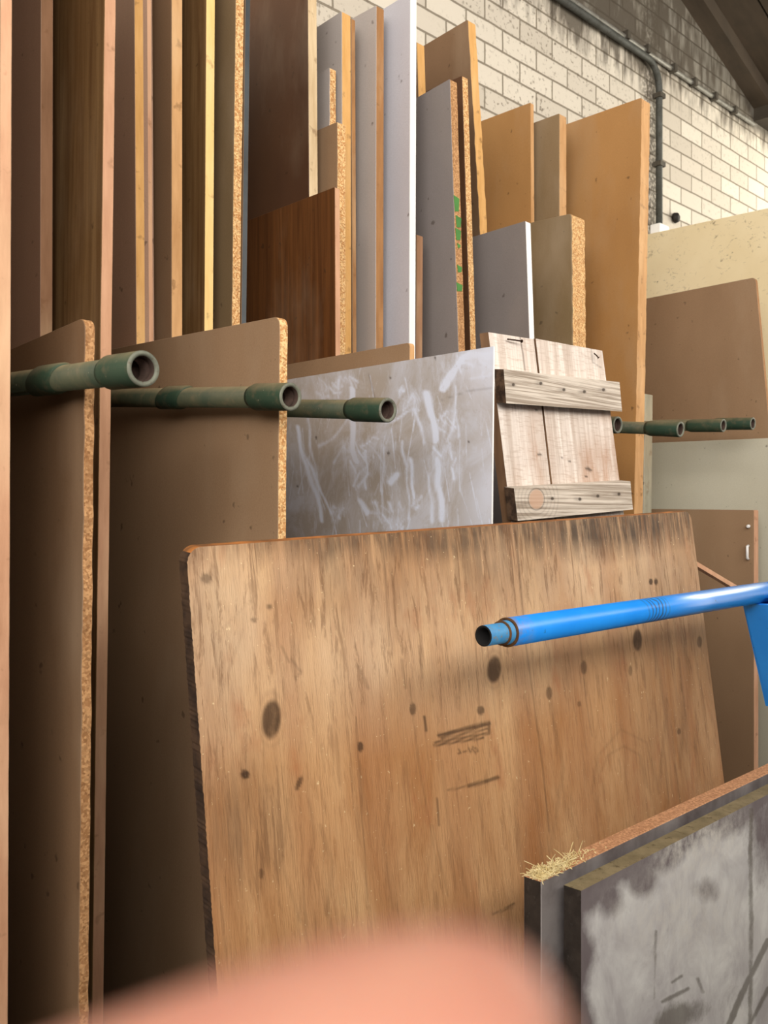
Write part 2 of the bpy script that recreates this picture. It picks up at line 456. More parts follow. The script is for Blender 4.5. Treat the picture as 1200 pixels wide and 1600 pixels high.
# second bay, above the low sheet
board('chipboard_sheet', 'low wide brown sheet with speckled edge and rounded corner behind second green arm', 1.12, (437, 494), 450, 'mdf', 'chip', bot=(434, 838), tl=(186, 543), rnd=.014, rough=.0006)
board('hardboard_sheet', 'mauve brown sheet with a bright orange edge, standing left of the rounded panel', 1.60, (210, 30), 224, 'mdf_purple', 'e_orange', bot=(213, 530), top=1.25)
board('bullnose_panel', 'panel with a rounded pinkish front edge beside the orange edged sheet', 1.60, (225, 30), 241, 'mdf_purple', 'e_pink', bot=(228, 530), top=1.22, rnd=.01, bev=.007)
board('hardboard_sheet', 'reddish brown sheet with a tan edge and one pale fleck', 1.60, (268, 30), 285, 'mdf', 'e_tan', bot=(268, 525), top=1.25)
o, i5 = board('veneered_sheet', 'grained brown sheet with a pale yellow edge, left of the speckled edge', 1.60, (322, 20), 336, 'veneer', 'e_yellow', bot=(319, 515), top=1.24)
board('chipboard_sheet', 'tall brown sheet with pale speckled chipboard edge beside the steel grey strip', 1.60, (368, 20), 381, 'mdf_olive', 'chip', bot=(362, 505), top=1.22, rough=.0006)
board('edged_panel', 'thin panel with a dark steel grey edge between speckled edge and dark ply', 1.60, (383, 20), 391, 'mdf_dark', 'steel', bot=(377, 500), top=1.2)

# third bay
board('hardboard_sheet', 'low brown sheet peeping out above the scuffed pale sheet', 1.25, (640, 535), 648, 'mdf', 'e_tan', bot=(640, 600), tl=(452, 569), rnd=.008)
board('form_ply_sheet', 'tall dark brown ply sheet with a dusty beige edge, top left of the grey sheets', 1.66, (481, 8), 495, 'ply_dark', 'e_beige', k=-.008, top=1.28)
board('veneered_sheet', 'short reddish brown veneered sheet in front of the tall dark ply', 1.53, (523, 292), 531, 'veneer_red', 'e_pink', bot=(524, 540), tl=(388, 344))
board('chipboard_sheet', 'brown sheet with speckled edge just above the reddish veneered sheet', 1.62, (527, 190), 540, 'mdf', 'chip', bot=(527, 520), tl=(497, 203), rough=.0006)
board('chipboard_offcut', 'slim grey chipboard offcut with a torn pale edge', 1.68, (515, 105), 525, 'grey', 'chip', k=0, tl=(497, 117), rough=.0012)
board('melamine_sheet', 'grey sheet with a bright orange edge, leftmost of the tall grey ones', 1.67, (534, 17), 548, 'grey', 'e_orange', bot=(535, 500), tl=(497, 41))
board('hardboard_sheet', 'thin brown backing sheet showing behind the bright orange edge', 1.67, (549, 28), 555, 'mdf', 'e_brown', bot=(551, 500), top=None)
board('melamine_sheet', 'grey sheet with a brown edge, middle of the tall grey ones', 1.63, (588, 8), 600, 'grey', 'e_brown', bot=(587, 530), tl=(555, 26))
o, i12 = board('melamine_sheet', 'tall lavender grey sheet with a bright white edge', 1.57, (641, -12), 650, 'lavender', 'white', bot=(639, 535), tl=(600, 13))
strip(o, i12, M['white'], 'edge_strip', .02, i12['zt']-.004)
board('chipboard_offcut', 'narrow chipboard strip edge right of the white edged sheet', 1.58, (651, 366), 661, 'mdf_dark', 'e_dull', bot=(650, 550))
o16, i16 = board('melamine_sheet', 'dark grey sheet whose brown edge has green paint marks', 1.52, (703, 123), 714, 'grey_dark', 'chip_brown', bot=(716, 545), tl=(652, 152), rough=.0005)
board('fibreboard_sheet', 'orange sheet edge glimpsed between white edged sheet and tall tan sheet', 1.675, (651, 65), 663, 'mdf_dark', 'e_orange', k=-.0465)
board('chipboard_sheet', 'dark brown sheet with a narrow speckled edge leaning beside the green marked edge', 1.57, (722, 118), 731, 'ply_dark', 'chip', bot=(735, 540), rough=.0006)
board('fibreboard_sheet', 'tall leaning tan sheet with chipped orange edge, in front of the bricks', 1.68, (731, 30), 743, 'mdf_dark', 'e_orange', bot=(750, 360), tl=(659, 73), rnd=.006, rough=.0015)
board('melamine_sheet', 'low grey sheet with a white edge behind the plank gate', 1.47, (821, 345), 829, 'grey_dark', 'white', bot=(827, 525), tl=(742, 369))
board('timber_slab', 'thick dusty brown slab with broken pale edge behind the plank gate', 1.55, (893, 333), 914, 'mdf_olive', 'chip', bot=(895, 540), tl=(832, 347), rnd=.012, rough=.0012, bev=.002)
board('fibreboard_sheet', 'tan sheet with thin edge, left of three standing against the bricks', 1.78, (829, 160), 834, 'mdf_tan', 'e_tan', bot=(830, 345), tl=(760, 186))
board('fibreboard_sheet', 'dusty brown sheet between two tan sheets against the bricks', 1.71, (874, 177), 885, 'mdf_olive', 'e_tan', bot=(874, 330), tl=(836, 191))
board('fibreboard_sheet', 'large tan sheet with thick orange edge, rightmost in front of the bricks', 1.50, (1003, 152), 1016, 'mdf_tan', 'e_tan', bot=(991, 798), tl=(885, 194), rnd=.008, rough=.001)

# far right bay
board('melamine_offcut', 'narrow pale grey strip beside the large tan sheet', 1.57, (1008, 615), 1020, 'sage', 'e_sage', bot=(1006, 790))
o, ir1 = board('cupboard_panel', 'low brown panel with pale edge and two white pegs, far right', 1.30, (1178, 797), 1185, 'mdf', 'e_pink', tl=(1090, 796), rnd=.003)
for yy in (822, 863):
    q = at_plane(1170, yy, ir1['P'], Vector((1, 0, 0)))
    bm = bmesh.new()
    if yy < 850: lathe(bm, q, (-1, -.2, -.1), [(0, .006), (.012, .006), (.016, .003)], 14, closed=False)
    else: tube_path(bm, [q+Vector((-.004, 0, .022)), q+Vector((-.012, 0, .020)), q+Vector((-.012, 0, -.020)), q+Vector((-.004, 0, -.022))], .0045)
    pg = obj('peg', bm, M['white'], o, origin=q); pg['label'] = 'white peg'
board('melamine_sheet', 'wide pale grey green sheet behind the low brown panel, far right', 1.27, (1216, 684), 1224, 'sage', 'e_sage', tl=(1020, 692))
board('hardboard_sheet', 'brown sheet with rounded corner standing before the cream sheet', 1.38, (1181, 433), 1184, 'mdf', 'e_brown', tl=(1012, 466), slant=(1200, 640), rnd=.016)
board('painted_sheet', 'large cream painted sheet below the bare brick wall, far right', 1.35, (1242, 316), 1252, 'cream', 'e_beige', tl=(1012, 366))

# green brush marks on the edge of the dark grey sheet
M['green_paint'] = m_plain('green_paint', '4d8a3e', '3c6f35', .5)
for y0, y1, a, b in ((305, 328, .0, .8), (335, 352, .2, 1.), (355, 372, .1, .9), (378, 384, .3, .8), (412, 422, .2, .9), (440, 452, .0, .9)):
    za = at_y(709, y0, 1.52).z; zb = at_y(709, y1, 1.52).z
    X, t_ = i16['X'], i16['t']; yv = 1.52-.0011
    bm = bmesh.new()
    hexa(bm, [(X(za)+t_*a, yv, za), (X(za)+t_*b, yv, za-.004), (X(zb)+t_*(b-.15), yv, zb), (X(zb)+t_*(a+.1), yv, zb-.003)], Vector((0, .0009, 0)))
    q = obj('paint_mark', bm, M['green_paint'], o16, origin=(X(za), 1.52, za)); q['label'] = 'green paint mark on the edge'

# ------------------------------------------------------------------ painted sheets: fine grids with worn marks, some painted-in light
def seg_dist(px, py, pts):
    d = np.full(px.shape, 1e9)
    for (x0, y0), (x1, y1) in zip(pts, pts[1:]):
        vx, vy = x1-x0, y1-y0
        t = np.clip(((px-x0)*vx+(py-y0)*vy)/(vx*vx+vy*vy+1e-9), 0, 1)
        d = np.minimum(d, np.hypot(px-x0-t*vx, py-y0-t*vy))
    return d
def stroke(px, py, pts, wd, soft=1.5):
    return np.clip((wd/2+soft-seg_dist(px, py, pts))/(2*soft), 0, 1)
def blob(px, py, x, y, rx, ry, rot=0, soft=.25):
    a = math.radians(rot); dx, dy = px-x, py-y
    u = (dx*math.cos(a)+dy*math.sin(a))/rx; v = (-dx*math.sin(a)+dy*math.cos(a))/ry
    return np.clip((1+soft-np.hypot(u, v))/(2*soft), 0, 1)

def grid_sheet(name, q, off, nu, nv, mats, paint, bow=None, jag=None):
    """sheet with corners q = TL, TR, BR, BL (world), thickness off; front face is a fine grid"""
    TL, TR, BR, BL = [np.array(p) for p in q]
    u, v = np.meshgrid(np.linspace(0, 1, nu), np.linspace(0, 1, nv)); u = u.ravel()[:, None]; v = v.ravel()[:, None]
    P = (TL*(1-u)+TR*u)*(1-v)+(BL*(1-u)+BR*u)*v
    if jag is not None:
        P = jag(P, u[:, 0], v[:, 0])
    px, py = project(P)
    col = np.ones((nu*nv, 4), np.float32); col[:, :3] = np.stack(paint(px, py, u[:, 0], v[:, 0]), 1)
    faces = []
    idx = np.arange(nu*nv).reshape(nv, nu)
    f = np.stack([idx[:-1, :-1], idx[1:, :-1], idx[1:, 1:], idx[:-1, 1:]], -1).reshape(-1, 4).tolist()
    n0 = nu*nv
    ring = list(idx[0, :])+list(idx[1:, -1])+list(idx[-1, -2::-1])+list(idx[-2:0:-1, 0])
    back = P[ring]+np.array(off)
    m = len(ring)
    side = [(int(ring[i]), int(ring[(i+1) % m]), n0+(i+1) % m, n0+i) for i in range(m)]
    # four corners of the outline are enough for the back face
    faces = f+side+[[n0+i for i in range(m)]]
    base = np.array(q).min(0); base = np.array([TL[0], BL[1], base[2]])
    me = bpy.data.meshes.new(name)
    me.from_pydata((np.vstack([P, back])-base).tolist(), [], faces)
    mi = np.zeros(len(faces), np.int32); mi[len(f):] = 1
    if len(mats) > 2:                     # a third material for the top edge
        mi[len(f):len(f)+nu-1] = 2
    me.polygons.foreach_set('material_index', mi)
    ca = me.color_attributes.new('wear_tone', 'FLOAT_COLOR', 'POINT')
    allc = np.ones((n0+m, 4), np.float32); allc[:n0] = col; allc[n0:, :3] = 0
    ca.data.foreach_set('color', allc.ravel())
    for mt in mats: me.materials.append(mt)
    me.update(); me.validate()
    o = bpy.data.objects.new(name, me); o.location = base; COL.objects.link(o)
    return o

# ---- big weathered plywood
n = N('weathered_plywood')
mark, pale, grey_ = n.attr('wear_tone')
warp = n.noise((3, 3, 1.2), 3, .5)
g1 = n.noise((7, 1, 2.2), 5, .6, 1.2)
g2 = n.noise((120, 1, 16), 4, .7, .6)
g3 = n.noise((420, 1, 22), 3, .7)
rings = n.add('ShaderNodeTexWave', wave_type='BANDS', bands_direction='X'); n.put(rings.inputs['Vector'], n.shifted((1, 0, .13)))
rings.inputs['Scale'].default_value = 2.2; rings.inputs['Distortion'].default_value = 9; rings.inputs['Detail'].default_value = 3; rings.inputs['Detail Scale'].default_value = 1.2
col = n.mix(n.ramp(g1, .3, .7), lin('cfa578'), lin('a87548'))
col = n.mix(n.ramp(rings.outputs['Fac'], .6, 1.0, 0, .32), col, lin('9a6038'))
col = n.mix(n.ramp(g2, .52, .76, 0, .5), col, lin('8d5c38'))
col = n.mix(n.ramp(g3, .58, .75, 0, .5), col, lin('7c5530'))
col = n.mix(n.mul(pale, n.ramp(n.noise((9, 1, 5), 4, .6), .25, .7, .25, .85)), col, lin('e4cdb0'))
col = n.mix(n.ramp(n.noise((14, 1, 7), 4, .6), .60, .72, 0, .45), col, lin('a8663f'))
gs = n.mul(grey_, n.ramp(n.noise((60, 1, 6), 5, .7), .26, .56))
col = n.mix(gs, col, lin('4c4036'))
col = n.mix(n.ramp(n.noise((1, 1, 1), 3, .6, size=110), .70, .74, 0, .7), col, lin('f0dcb0'))
ck = n.noise((75, 1, 9), 5, .75, .5)
zone = n.mul(n.mul(grey_, 1.2), n.mul(pale, .55), 'ADD')
ckm = n.mul(n.ramp(ck, .53, .62), n.mul(zone, .5, 'ADD'))
cc = n.add('ShaderNodeClamp'); n.put(cc.inputs[0], ckm)
col = n.mix(n.mul(cc.outputs[0], .55), col, lin('6b4a30'))
sc_ = n.ramp(n.noise((1, 1, 1), 2, .5, size=300), .74, .77, 0, .8); col = n.mix(sc_, col, lin('f0dcb0'))
col = n.mix(n.mul(mark, n.ramp(n.noise((50, 1, 30), 4, .6), .2, .5, .7, 1)), col, lin('3c2819'))
n.bump(n.mul(n.mul(g2, n.mul(g3, .6), 'ADD'), n.mul(ck, .8), 'ADD'), .6, .003)
m_ply = n.done(col, .78)
n = N('ply_edge'); c = n.mix(n.ramp(n.noise((40, 40, 40), 4, .6), .35, .65), lin('4a3728'), lin('2c2019'))
M['ply_edge'] = n.done(c, .85)
n = N('ply_top'); c = n.mix(n.ramp(n.noise((20, 60, 60), 4, .6), .35, .65), lin('b9763c'), lin('6e4a2c'))
M['ply_top'] = n.done(c, .85)

PY0, PK = .985, .128                       # the sheet leans back: y = PY0 + PK * height above the eye
pn = Vector((0, 1, -PK)); pp = CAM+Vector((0, PY0, 0))
c1, c2, c3, c4 = (at_plane(*p, pp, pn) for p in ((291, 856), (1079, 799), (1130, 1210), (335, 1478)))
def to_floor(a, b):
    return a+(b-a)*((a.z-.004)/(a.z-b.z))
q = [c1, c2, to_floor(c2, c3), to_floor(c1, c4)]
def ply_paint(px, py, u, v):
    mk = np.zeros_like(px)
    for x, y, rx, ry, r, s in ((424, 1124, 15, 30, 5, .85), (772, 1046, 11, 21, 5, .85), (996, 1000, 7, 17, 0, .85), (383, 1210, 7, 7, 0, .9),
                            (563, 1167, 5, 8, 0, .8), (467, 1224, 4, 12, 22, .7), (645, 1108, 5, 10, 0, .7), (751, 1110, 6, 7, 0, .7),
                            (858, 1083, 5, 10, 0, .6), (912, 1043, 5, 11, 0, .6), (1093, 1003, 4, 9, 0, .6), (905, 1100, 3, 5, 0, .5),
                            (421, 948, 4, 5, 0, .6), (397, 968, 5, 4, 0, .5), (1017, 909, 3, 5, 0, .9), (1025, 909, 3, 5, 0, .9),
                            (322, 904, 9, 7, 0, .55), (408, 1365, 4, 8, 0, .5), (1061, 1143, 3, 5, 0, .6), (985, 1048, 3, 8, 0, .5)):
        mk = np.maximum(mk, s*blob(px, py, x, y, rx, ry, r, .16))
        if rx > 8:
            d = np.hypot((px-x)/rx, (py-y)/ry); mk = np.maximum(mk, .13*np.clip(1-np.abs(d-1.4)/.25, 0, 1))
    for pts, wd, s in (([(686, 1149), (764, 1131)], 6, .8), ([(680, 1160), (762, 1146)], 4, .7), ([(690, 1154), (765, 1138)], 3, .65), ([(678, 1165), (755, 1153)], 3, .8), ([(700, 1144), (764, 1128)], 4, .6), ([(764, 1128), (764, 1146)], 4, .7),
                       ([(733, 1228), (778, 1215)], 6, .7), ([(700, 1235), (740, 1226)], 3, .5),
                       ([(663, 1120), (666, 1142)], 4, .75), ([(683, 1248), (686, 1290)], 3, .6), ([(790, 1420), (803, 1412)], 4, .6), ([(770, 1428), (800, 1418)], 3, .5),
                       ([(716, 1170), (720, 1176), (716, 1178)], 2, .75), ([(724, 1175), (729, 1174)], 2, .7), ([(732, 1168), (735, 1176), (739, 1167)], 2, .75), ([(743, 1168), (747, 1173), (743, 1177), (740, 1172), (743, 1168)], 2, .75),
                       ([(805, 830), (812, 900), (822, 1010), (836, 1110), (848, 1200), (858, 1300)], 1.6, .55),
                       ([(556, 1120), (562, 1230), (570, 1330), (574, 1420)], 1.6, .5), ([(598, 838), (602, 900), (608, 1010)], 1.6, .5), ([(640, 1060), (652, 1180), (690, 1390)], 1.4, .35),
                       ([(905, 985), (915, 1090), (925, 1150)], 1.5, .4), ([(676, 1290), (700, 1400)], 1.3, .35), ([(757, 862), (765, 905)], 1.5, .5),
                       ([(940, 1205), (950, 1180), (975, 1166), (1000, 1180), (1010, 1230)], 4, .16), ([(925, 1240), (935, 1180), (970, 1140), (1010, 1160), (1030, 1240)], 4, .14), ([(1060, 1030), (1068, 1120), (1062, 1200)], 6, .18), ([(1020, 1000), (1040, 1120), (1030, 1230)], 5, .16),
                       ([(690, 1190), (700, 1280), (730, 1400)], 6, .14), ([(610, 1230), (600, 1320), (615, 1420)], 6, .14), ([(450, 1250), (440, 1350), (470, 1440)], 6, .14), ([(500, 1290), (520, 1350), (510, 1430)], 7, .14), ([(860, 1100), (880, 1200), (860, 1330)], 6, .13),
                       ([(455, 1030), (470, 1050), (462, 1060)], 4, .3), ([(560, 1040), (575, 1075)], 5, .25), ([(628, 1030), (634, 1075)], 4, .3), ([(655, 1010), (660, 1060)], 4, .22), ([(440, 1010), (452, 1035)], 4, .3), ([(380, 985), (360, 1040), (340, 1100)], 4, .13), ([(400, 930), (330, 1000)], 3, .12)):
        mk = np.maximum(mk, s*stroke(px, py, pts, wd, 1.2))
    nz = 12*np.sin(px*.021)+8*np.sin(px*.057+1)+5*np.sin(px*.13+2)
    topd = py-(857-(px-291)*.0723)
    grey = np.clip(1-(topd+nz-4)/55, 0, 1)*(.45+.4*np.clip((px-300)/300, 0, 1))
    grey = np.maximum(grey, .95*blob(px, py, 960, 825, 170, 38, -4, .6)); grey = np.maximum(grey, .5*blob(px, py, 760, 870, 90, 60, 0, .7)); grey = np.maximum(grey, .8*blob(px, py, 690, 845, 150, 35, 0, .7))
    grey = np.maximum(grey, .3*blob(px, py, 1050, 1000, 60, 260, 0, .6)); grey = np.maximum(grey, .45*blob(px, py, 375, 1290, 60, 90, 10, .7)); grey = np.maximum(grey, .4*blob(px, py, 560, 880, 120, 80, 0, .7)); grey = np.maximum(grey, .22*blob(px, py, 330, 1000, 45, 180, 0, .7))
    pale = np.maximum(.9*blob(px, py, 340, 970, 70, 170, 0, .7), .6*blob(px, py, 620, 1010, 320, 100, -9, .7))  # bleached wood, plus the bright band of light painted into the colour
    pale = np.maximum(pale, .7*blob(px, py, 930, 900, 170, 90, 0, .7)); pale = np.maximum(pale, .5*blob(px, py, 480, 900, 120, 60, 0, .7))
    return mk, pale, grey
def ply_jag(P, u, v):
    e = (u < 1e-6); P = P.copy(); P[e, 0] += rng.uniform(-.0007, .0004, e.sum())
    for uu, vv in ((0, 0), (1, 0)):           # worn round corners
        du = np.abs(u-uu)*1.31/.022; dv = np.abs(v-vv)*1.4/.022
        near = (du < 1) & (dv < 1)
        r = np.hypot(1-du, 1-dv); k_ = np.where(near & (r > 1), 1/np.maximum(r, 1e-6), 1)
        s = 1-(1-du)*k_; t = 1-(1-dv)*k_
        P[near, 0] += ((s-du)*.022*(1 if uu == 0 else -1))[near]; P[near, 2] -= ((t-dv)*.022)[near]
    return P
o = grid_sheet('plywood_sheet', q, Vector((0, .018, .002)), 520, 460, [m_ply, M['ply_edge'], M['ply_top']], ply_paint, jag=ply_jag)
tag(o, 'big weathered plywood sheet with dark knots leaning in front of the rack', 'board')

# ---- scuffed pale sheet
n = N('scuffed_white_sheet')
wipe, clean, spot = n.attr('wear_tone')
d1 = n.ramp(n.noise((1, 9, 7), 7, .7, .8), .36, .58)
dirt = n.mul(n.mul(d1, .40), .55, 'ADD')
wk = n.ramp(n.mul(wipe, n.mul(n.noise((1, 60, 22), 6, .75), 1.1), 'ADD'), .60, 1.15)
dirt = n.mul(dirt, n.mul(n.mul(wk, -.92), 1.0, 'ADD'))
dirt = n.mul(dirt, n.mul(n.mul(clean, -.85), 1.0, 'ADD'))
n.add('ShaderNodeClamp')
col = n.mix(dirt, lin('dbe3f6'), lin('a89e94'))
col = n.mix(n.ramp(n.noise((1, 60, 60), 4, .7), .6, .8, 0, .35), col, lin('8b7d70'))
col = n.mix(n.mul(n.ramp(n.noise((1, 4, 3), 4, .6), .5, .7), .25), col, lin('b59f86'))
col = n.mix(spot, col, lin('4a4038'))
m_scuff = n.done(col, .4)
Ym = 1.025
A = at_y(771, 541, Ym); B_ = at_y(768, 815, Ym); km = (B_.x-A.x)/(B_.z-A.z); mn = Vector((1, 0, -km))
L_ = at_plane(450, 593, A, mn); top_far = A+(L_-A)*((1.95-Ym)/(L_.y-A.y))
def drop(p): return Vector((p.x+km*(.002-p.z), p.y, .002))
rs = random.Random(3)
def scuff_paint(px, py, u, v):
    wv = 1.2*np.sin(py*.11)+1.5*np.sin(px*.09+py*.03)
    x, y = px+wv, py+3*np.sin(px*.13)
    w = np.zeros_like(px)
    for pts, wd, s in (([(665, 612), (674, 650), (682, 690)], 10, .7), ([(684, 720), (690, 815)], 9, .6), ([(650, 640), (662, 690)], 5, .5), ([(672, 740), (676, 815)], 3, .6), ([(548, 610), (552, 690), (556, 720)], 9, .8), ([(463, 665), (480, 730), (497, 790), (505, 815)], 6, .7),
                       ([(470, 690), (500, 770), (520, 800)], 4, .7), ([(640, 720), (646, 780)], 4, .7), ([(620, 740), (612, 752)], 9, .7), ([(600, 660), (655, 640)], 4, .6), ([(690, 610), (720, 560), (770, 552)], 12, .7), ([(575, 690), (600, 730)], 3, .5),
                       ([(560, 780), (575, 800)], 8, .7), ([(500, 700), (560, 640), (600, 640)], 2.5, .5), ([(480, 640), (500, 800)], 3, .5), ([(712, 600), (716, 680)], 3, .6), ([(600, 700), (598, 815)], 2.5, .5), ([(630, 690), (640, 815)], 3, .6), ([(520, 720), (545, 690)], 3, .5), ([(700, 690), (715, 640)], 5, .5)):
        w = np.maximum(w, s*stroke(x, y, pts, wd, 2.5))
    for bx_, by_, rx, ry, rot, s in ((560, 730, 20, 36, 0, .9), (548, 700, 18, 12, 0, .8), (575, 700, 16, 20, 30, .7), (690, 720, 26, 30, 0, .7), (530, 800, 14, 14, 0, .6), (610, 815, 22, 14, -20, .7), (505, 610, 10, 16, 20, .6), (525, 608, 8, 18, 10, .7),
                                     (545, 595, 14, 8, -30, .6), (625, 612, 6, 9, 0, .8), (645, 630, 20, 18, -40, .6), (700, 660, 16, 24, 20, .7), (730, 575, 40, 20, -20, .8), (650, 786, 10, 12, 0, .6), (605, 800, 30, 14, 0, .5)):
        w = np.maximum(w, .38*s*blob(x, y, bx_, by_, rx, ry, rot, .6))
        for k_ in range(9):
            qx, qy = bx_+rs.uniform(-.7, .7)*rx, by_+rs.uniform(-.7, .7)*ry
            a = math.radians(rs.choice((70, 100, 40, 130))+rs.uniform(-25, 25)); l = rs.uniform(.3, .8)*max(rx, ry)
            w = np.maximum(w, s*rs.uniform(.55, 1.0)*stroke(x, y, [(qx-l*math.cos(a)/2, qy-l*math.sin(a)/2), (qx+l*math.cos(a)/2, qy+l*math.sin(a)/2)], rs.uniform(1.5, 5.5), 2.2))
    for k_ in range(80):                      # fine scratches
        x0, y0 = rs.uniform(455, 765), rs.uniform(570, 815); a = rs.uniform(.9, 2.2); l = rs.uniform(20, 90)
        w = np.maximum(w, rs.uniform(.25, .6)*stroke(px, py, [(x0, y0), (x0+l*math.cos(a)*.5, y0+l*math.sin(a))], 1.2, 1.0))
    clean = np.clip((px-700)/60, 0, 1)*(.55+.3*np.sin(py*.031+px*.02)) + .35*np.clip((590-py)/60, 0, 1)
    sp = np.zeros_like(px)
    for x0, y0, r0 in ((607, 708, 2.2), (494, 684, 1.6), (465, 760, 1.5), (732, 690, 1.5), (680, 560, 1.5), (610, 590, 1.6), (540, 640, 1.4)):
        sp = np.maximum(sp, .8*blob(px, py, x0, y0, r0, r0*1.3))
    sp = np.maximum(sp, .35*stroke(px, py, [(690, 625), (735, 610), (768, 606)], 1.2, .8)); sp = np.maximum(sp, .4*stroke(px, py, [(576, 585), (586, 622)], 1.5, 1))
    return np.clip(w, 0, 1), np.clip(clean, 0, 1), sp
# seen from the left: far top corner first
o = grid_sheet('melamine_sheet', [top_far, A, drop(A), drop(top_far)], Vector((.004, 0, 0)), 420, 460, [m_scuff, M['white'], M['white']], scuff_paint)
tag(o, 'scuffed dirty white sheet with wiped streaks beside the plank gate', 'board', GRP)

# ------------------------------------------------------------------ green rack with projecting arms
def m_green(name, a, b, dust):
    n = N(name)
    ge = n.add('ShaderNodeNewGeometry'); sp = n.add('ShaderNodeSeparateXYZ'); n.put(sp.inputs[0], ge.outputs['Normal'])
    c = n.mix(n.ramp(n.noise((1, 1, 1), 5, .6, size=14), .35, .7), lin(a), lin(b))
    c = n.mix(n.ramp(n.noise((1, 1, 1), 5, .65, size=48), .52, .74, 0, .55), c, lin('6f604a'))
    d = n.mul(n.ramp(sp.outputs[2], .25, .95), n.ramp(n.noise((1, 1, 1), 5, .65, size=22), .25, .65, .25, 1))   # dust lying on top
    c = n.mix(n.mul(d, dust), c, lin('9a8667'))
    c = n.mix(n.ramp(n.noise((1, 1, 1), 3, .6, size=130), .70, .76, 0, .6), c, lin('a59c88'))
    n.bump(n.noise((1, 1, 1), 4, .6, size=160), .25, .001)
    return n.done(c, .6)
M['green'] = m_green('dusty_green_paint', '394436', '55543f', .85)
M['green_clean'] = m_green('green_paint_sleeve', '294032', '3a4a39', .6)
M['pipe_in'] = m_plain('rusty_bore', '4a3a34', '30251f', .9, 60)
M['rim'] = m_plain('bare_steel_rim', '777a6d', '5f6258', .6, 60, .2, rust='5b4a3b')
BACK_Y = 2.30
arms = [  # near end (photo), its distance, left point (photo), sleeve length, mid collar
    ((225, 576), .93, (16, 601), .072, True, .0165), ((455, 620), 1.05, (183, 622), .080, True, .0165),
    ((607, 641), 1.045, (452, 638), .078, False, .0160), ((966, 664), 1.167, None, .075, False, .0165),
    ((1064, 671), 1.14, (981, 668), .085, False, .0160), ((1131, 665), 1.27, None, .105, False, .0160), ((1177, 662), 1.27, None, .12, False, .0160)]
rack = thing('storage_rack', (1.8, BACK_Y, 0), 'green steel rack whose pipe arms stick out between the upright sheets', 'rack')
hs = []
for (ex, ey), Y, lp, sl, mid, r in arms:
    E = at_y(ex, ey, Y)
    if lp: Lp = at_plane(lp[0], lp[1], E, Vector((1, 0, 0))); dr = (Lp-E).normalized()
    else: dr = Vector((0, 1, math.tan(math.radians(3.4)))).normalized()
    Lr = (BACK_Y+.01-E.y)/dr.y
    bm = bmesh.new()
    lathe(bm, E, dr, [(.012, r), (Lr, r), (Lr, r-.004), (.012, r-.004)], 36, mis=[0, 0, 1, 1])
    arm = obj('arm', bm, [M['green'], M['pipe_in']], rack, origin=E)
    R = r*1.24
    bm = bmesh.new()
    lathe(bm, E, dr, [(0, R*.82), (0.0005, R*.97), (.002, R), (sl, R), (sl+.012, r+.0003), (sl+.012, r-.0002), (.03, r-.0002), (.03, R*.69), (.002, R*.71)], 40,
          mis=[2, 2, 0, 0, 0, 1, 1, 1, 2])
    sv = obj('sleeve', bm, [M['green_clean'], M['pipe_in'], M['rim']], arm, origin=E)
    bm = bmesh.new(); lathe(bm, E+dr*.03, dr, [(0, .0005), (0, R*.70), (.002, R*.70)], 24, closed=False)
    obj('bore_plug', bm, M['pipe_in'], arm, origin=E+dr*.03)
    if mid:
        mx = (88, 590) if ex < 300 else (282, 621)
        Mp = at_plane(mx[0], mx[1], E, Vector((1, 0, 0))); s0 = (Mp-E).length
        bm = bmesh.new(); lathe(bm, E, dr, [(s0-.018, r+.0002), (s0-.012, r*1.2), (s0+.045, r*1.2), (s0+.05, r+.0002), (s0+.05, r-.0002), (s0-.018, r-.0002)], 36)
        for vv in bm.verts:                    # the collar is cut at a slant
            d = (vv.co-E); s = d.dot(dr); off = d-dr*s
            vv.co += dr*(-off.z*.7)
        obj('collar', bm, M['green_clean'], arm, origin=Mp)
    e2 = E+dr*Lr; hs.append((e2.x, e2.z))
    bm = bmesh.new(); box(bm, (e2.x-.03, BACK_Y+.005, 0), (e2.x+.03, BACK_Y+.05, e2.z+.12))
    obj('post', bm, M['green'], rack, origin=(e2.x, BACK_Y+.03, 0), bevel=.003)
bm = bmesh.new(); box(bm, (hs[0][0]-.1, BACK_Y+.05, .9), (hs[-1][0]+.1, BACK_Y+.085, .96))
obj('rail', bm, M['green'], rack, origin=(hs[0][0], BACK_Y+.06, .9), bevel=.003)

# ------------------------------------------------------------------ plank gate
n = N('weathered_planks')
mk_, red_, gr_ = n.attr('wear_tone')
g1 = n.noise((55, 1, 1.6), 4, .55, .8); g2 = n.noise((300, 1, 12), 3, .7)
saw = n.noise((40, 1, 330), 2, .5)
col = n.mix(n.ramp(g1, .32, .68), lin('e8dfd8'), lin('c0b0a4'))
col = n.mix(n.ramp(g2, .55, .75, 0, .5), col, lin('8f7864'))
col = n.mix(n.ramp(saw, .52, .72, 0, .4), col, lin('a58d7c'))
col = n.mix(n.mul(red_, n.ramp(n.noise((20, 1, 6), 4, .6), .35, .65)), col, lin('a87c5c'))
col = n.mix(mk_, col, lin('3d2f25'))
n.bump(n.mul(g2, saw, 'ADD'), .3, .002)
M['plank'] = n.done(col, .8)
n = N('weathered_batten')
mk_, red_, gr_ = n.attr('wear_tone')
g1 = n.noise((3, 1, 170), 4, .6, .9); g2 = n.noise((12, 1, 420), 3, .7)
col = n.mix(n.ramp(g1, .42, .60), lin('d2c8bc'), lin('96897b'))
col = n.mix(n.ramp(g2, .52, .75, 0, .5), col, lin('7d6b58'))
col = n.mix(red_, col, lin('bd9a82'))
col = n.mix(mk_, col, lin('362a21'))
n.bump(g2, .3, .002)
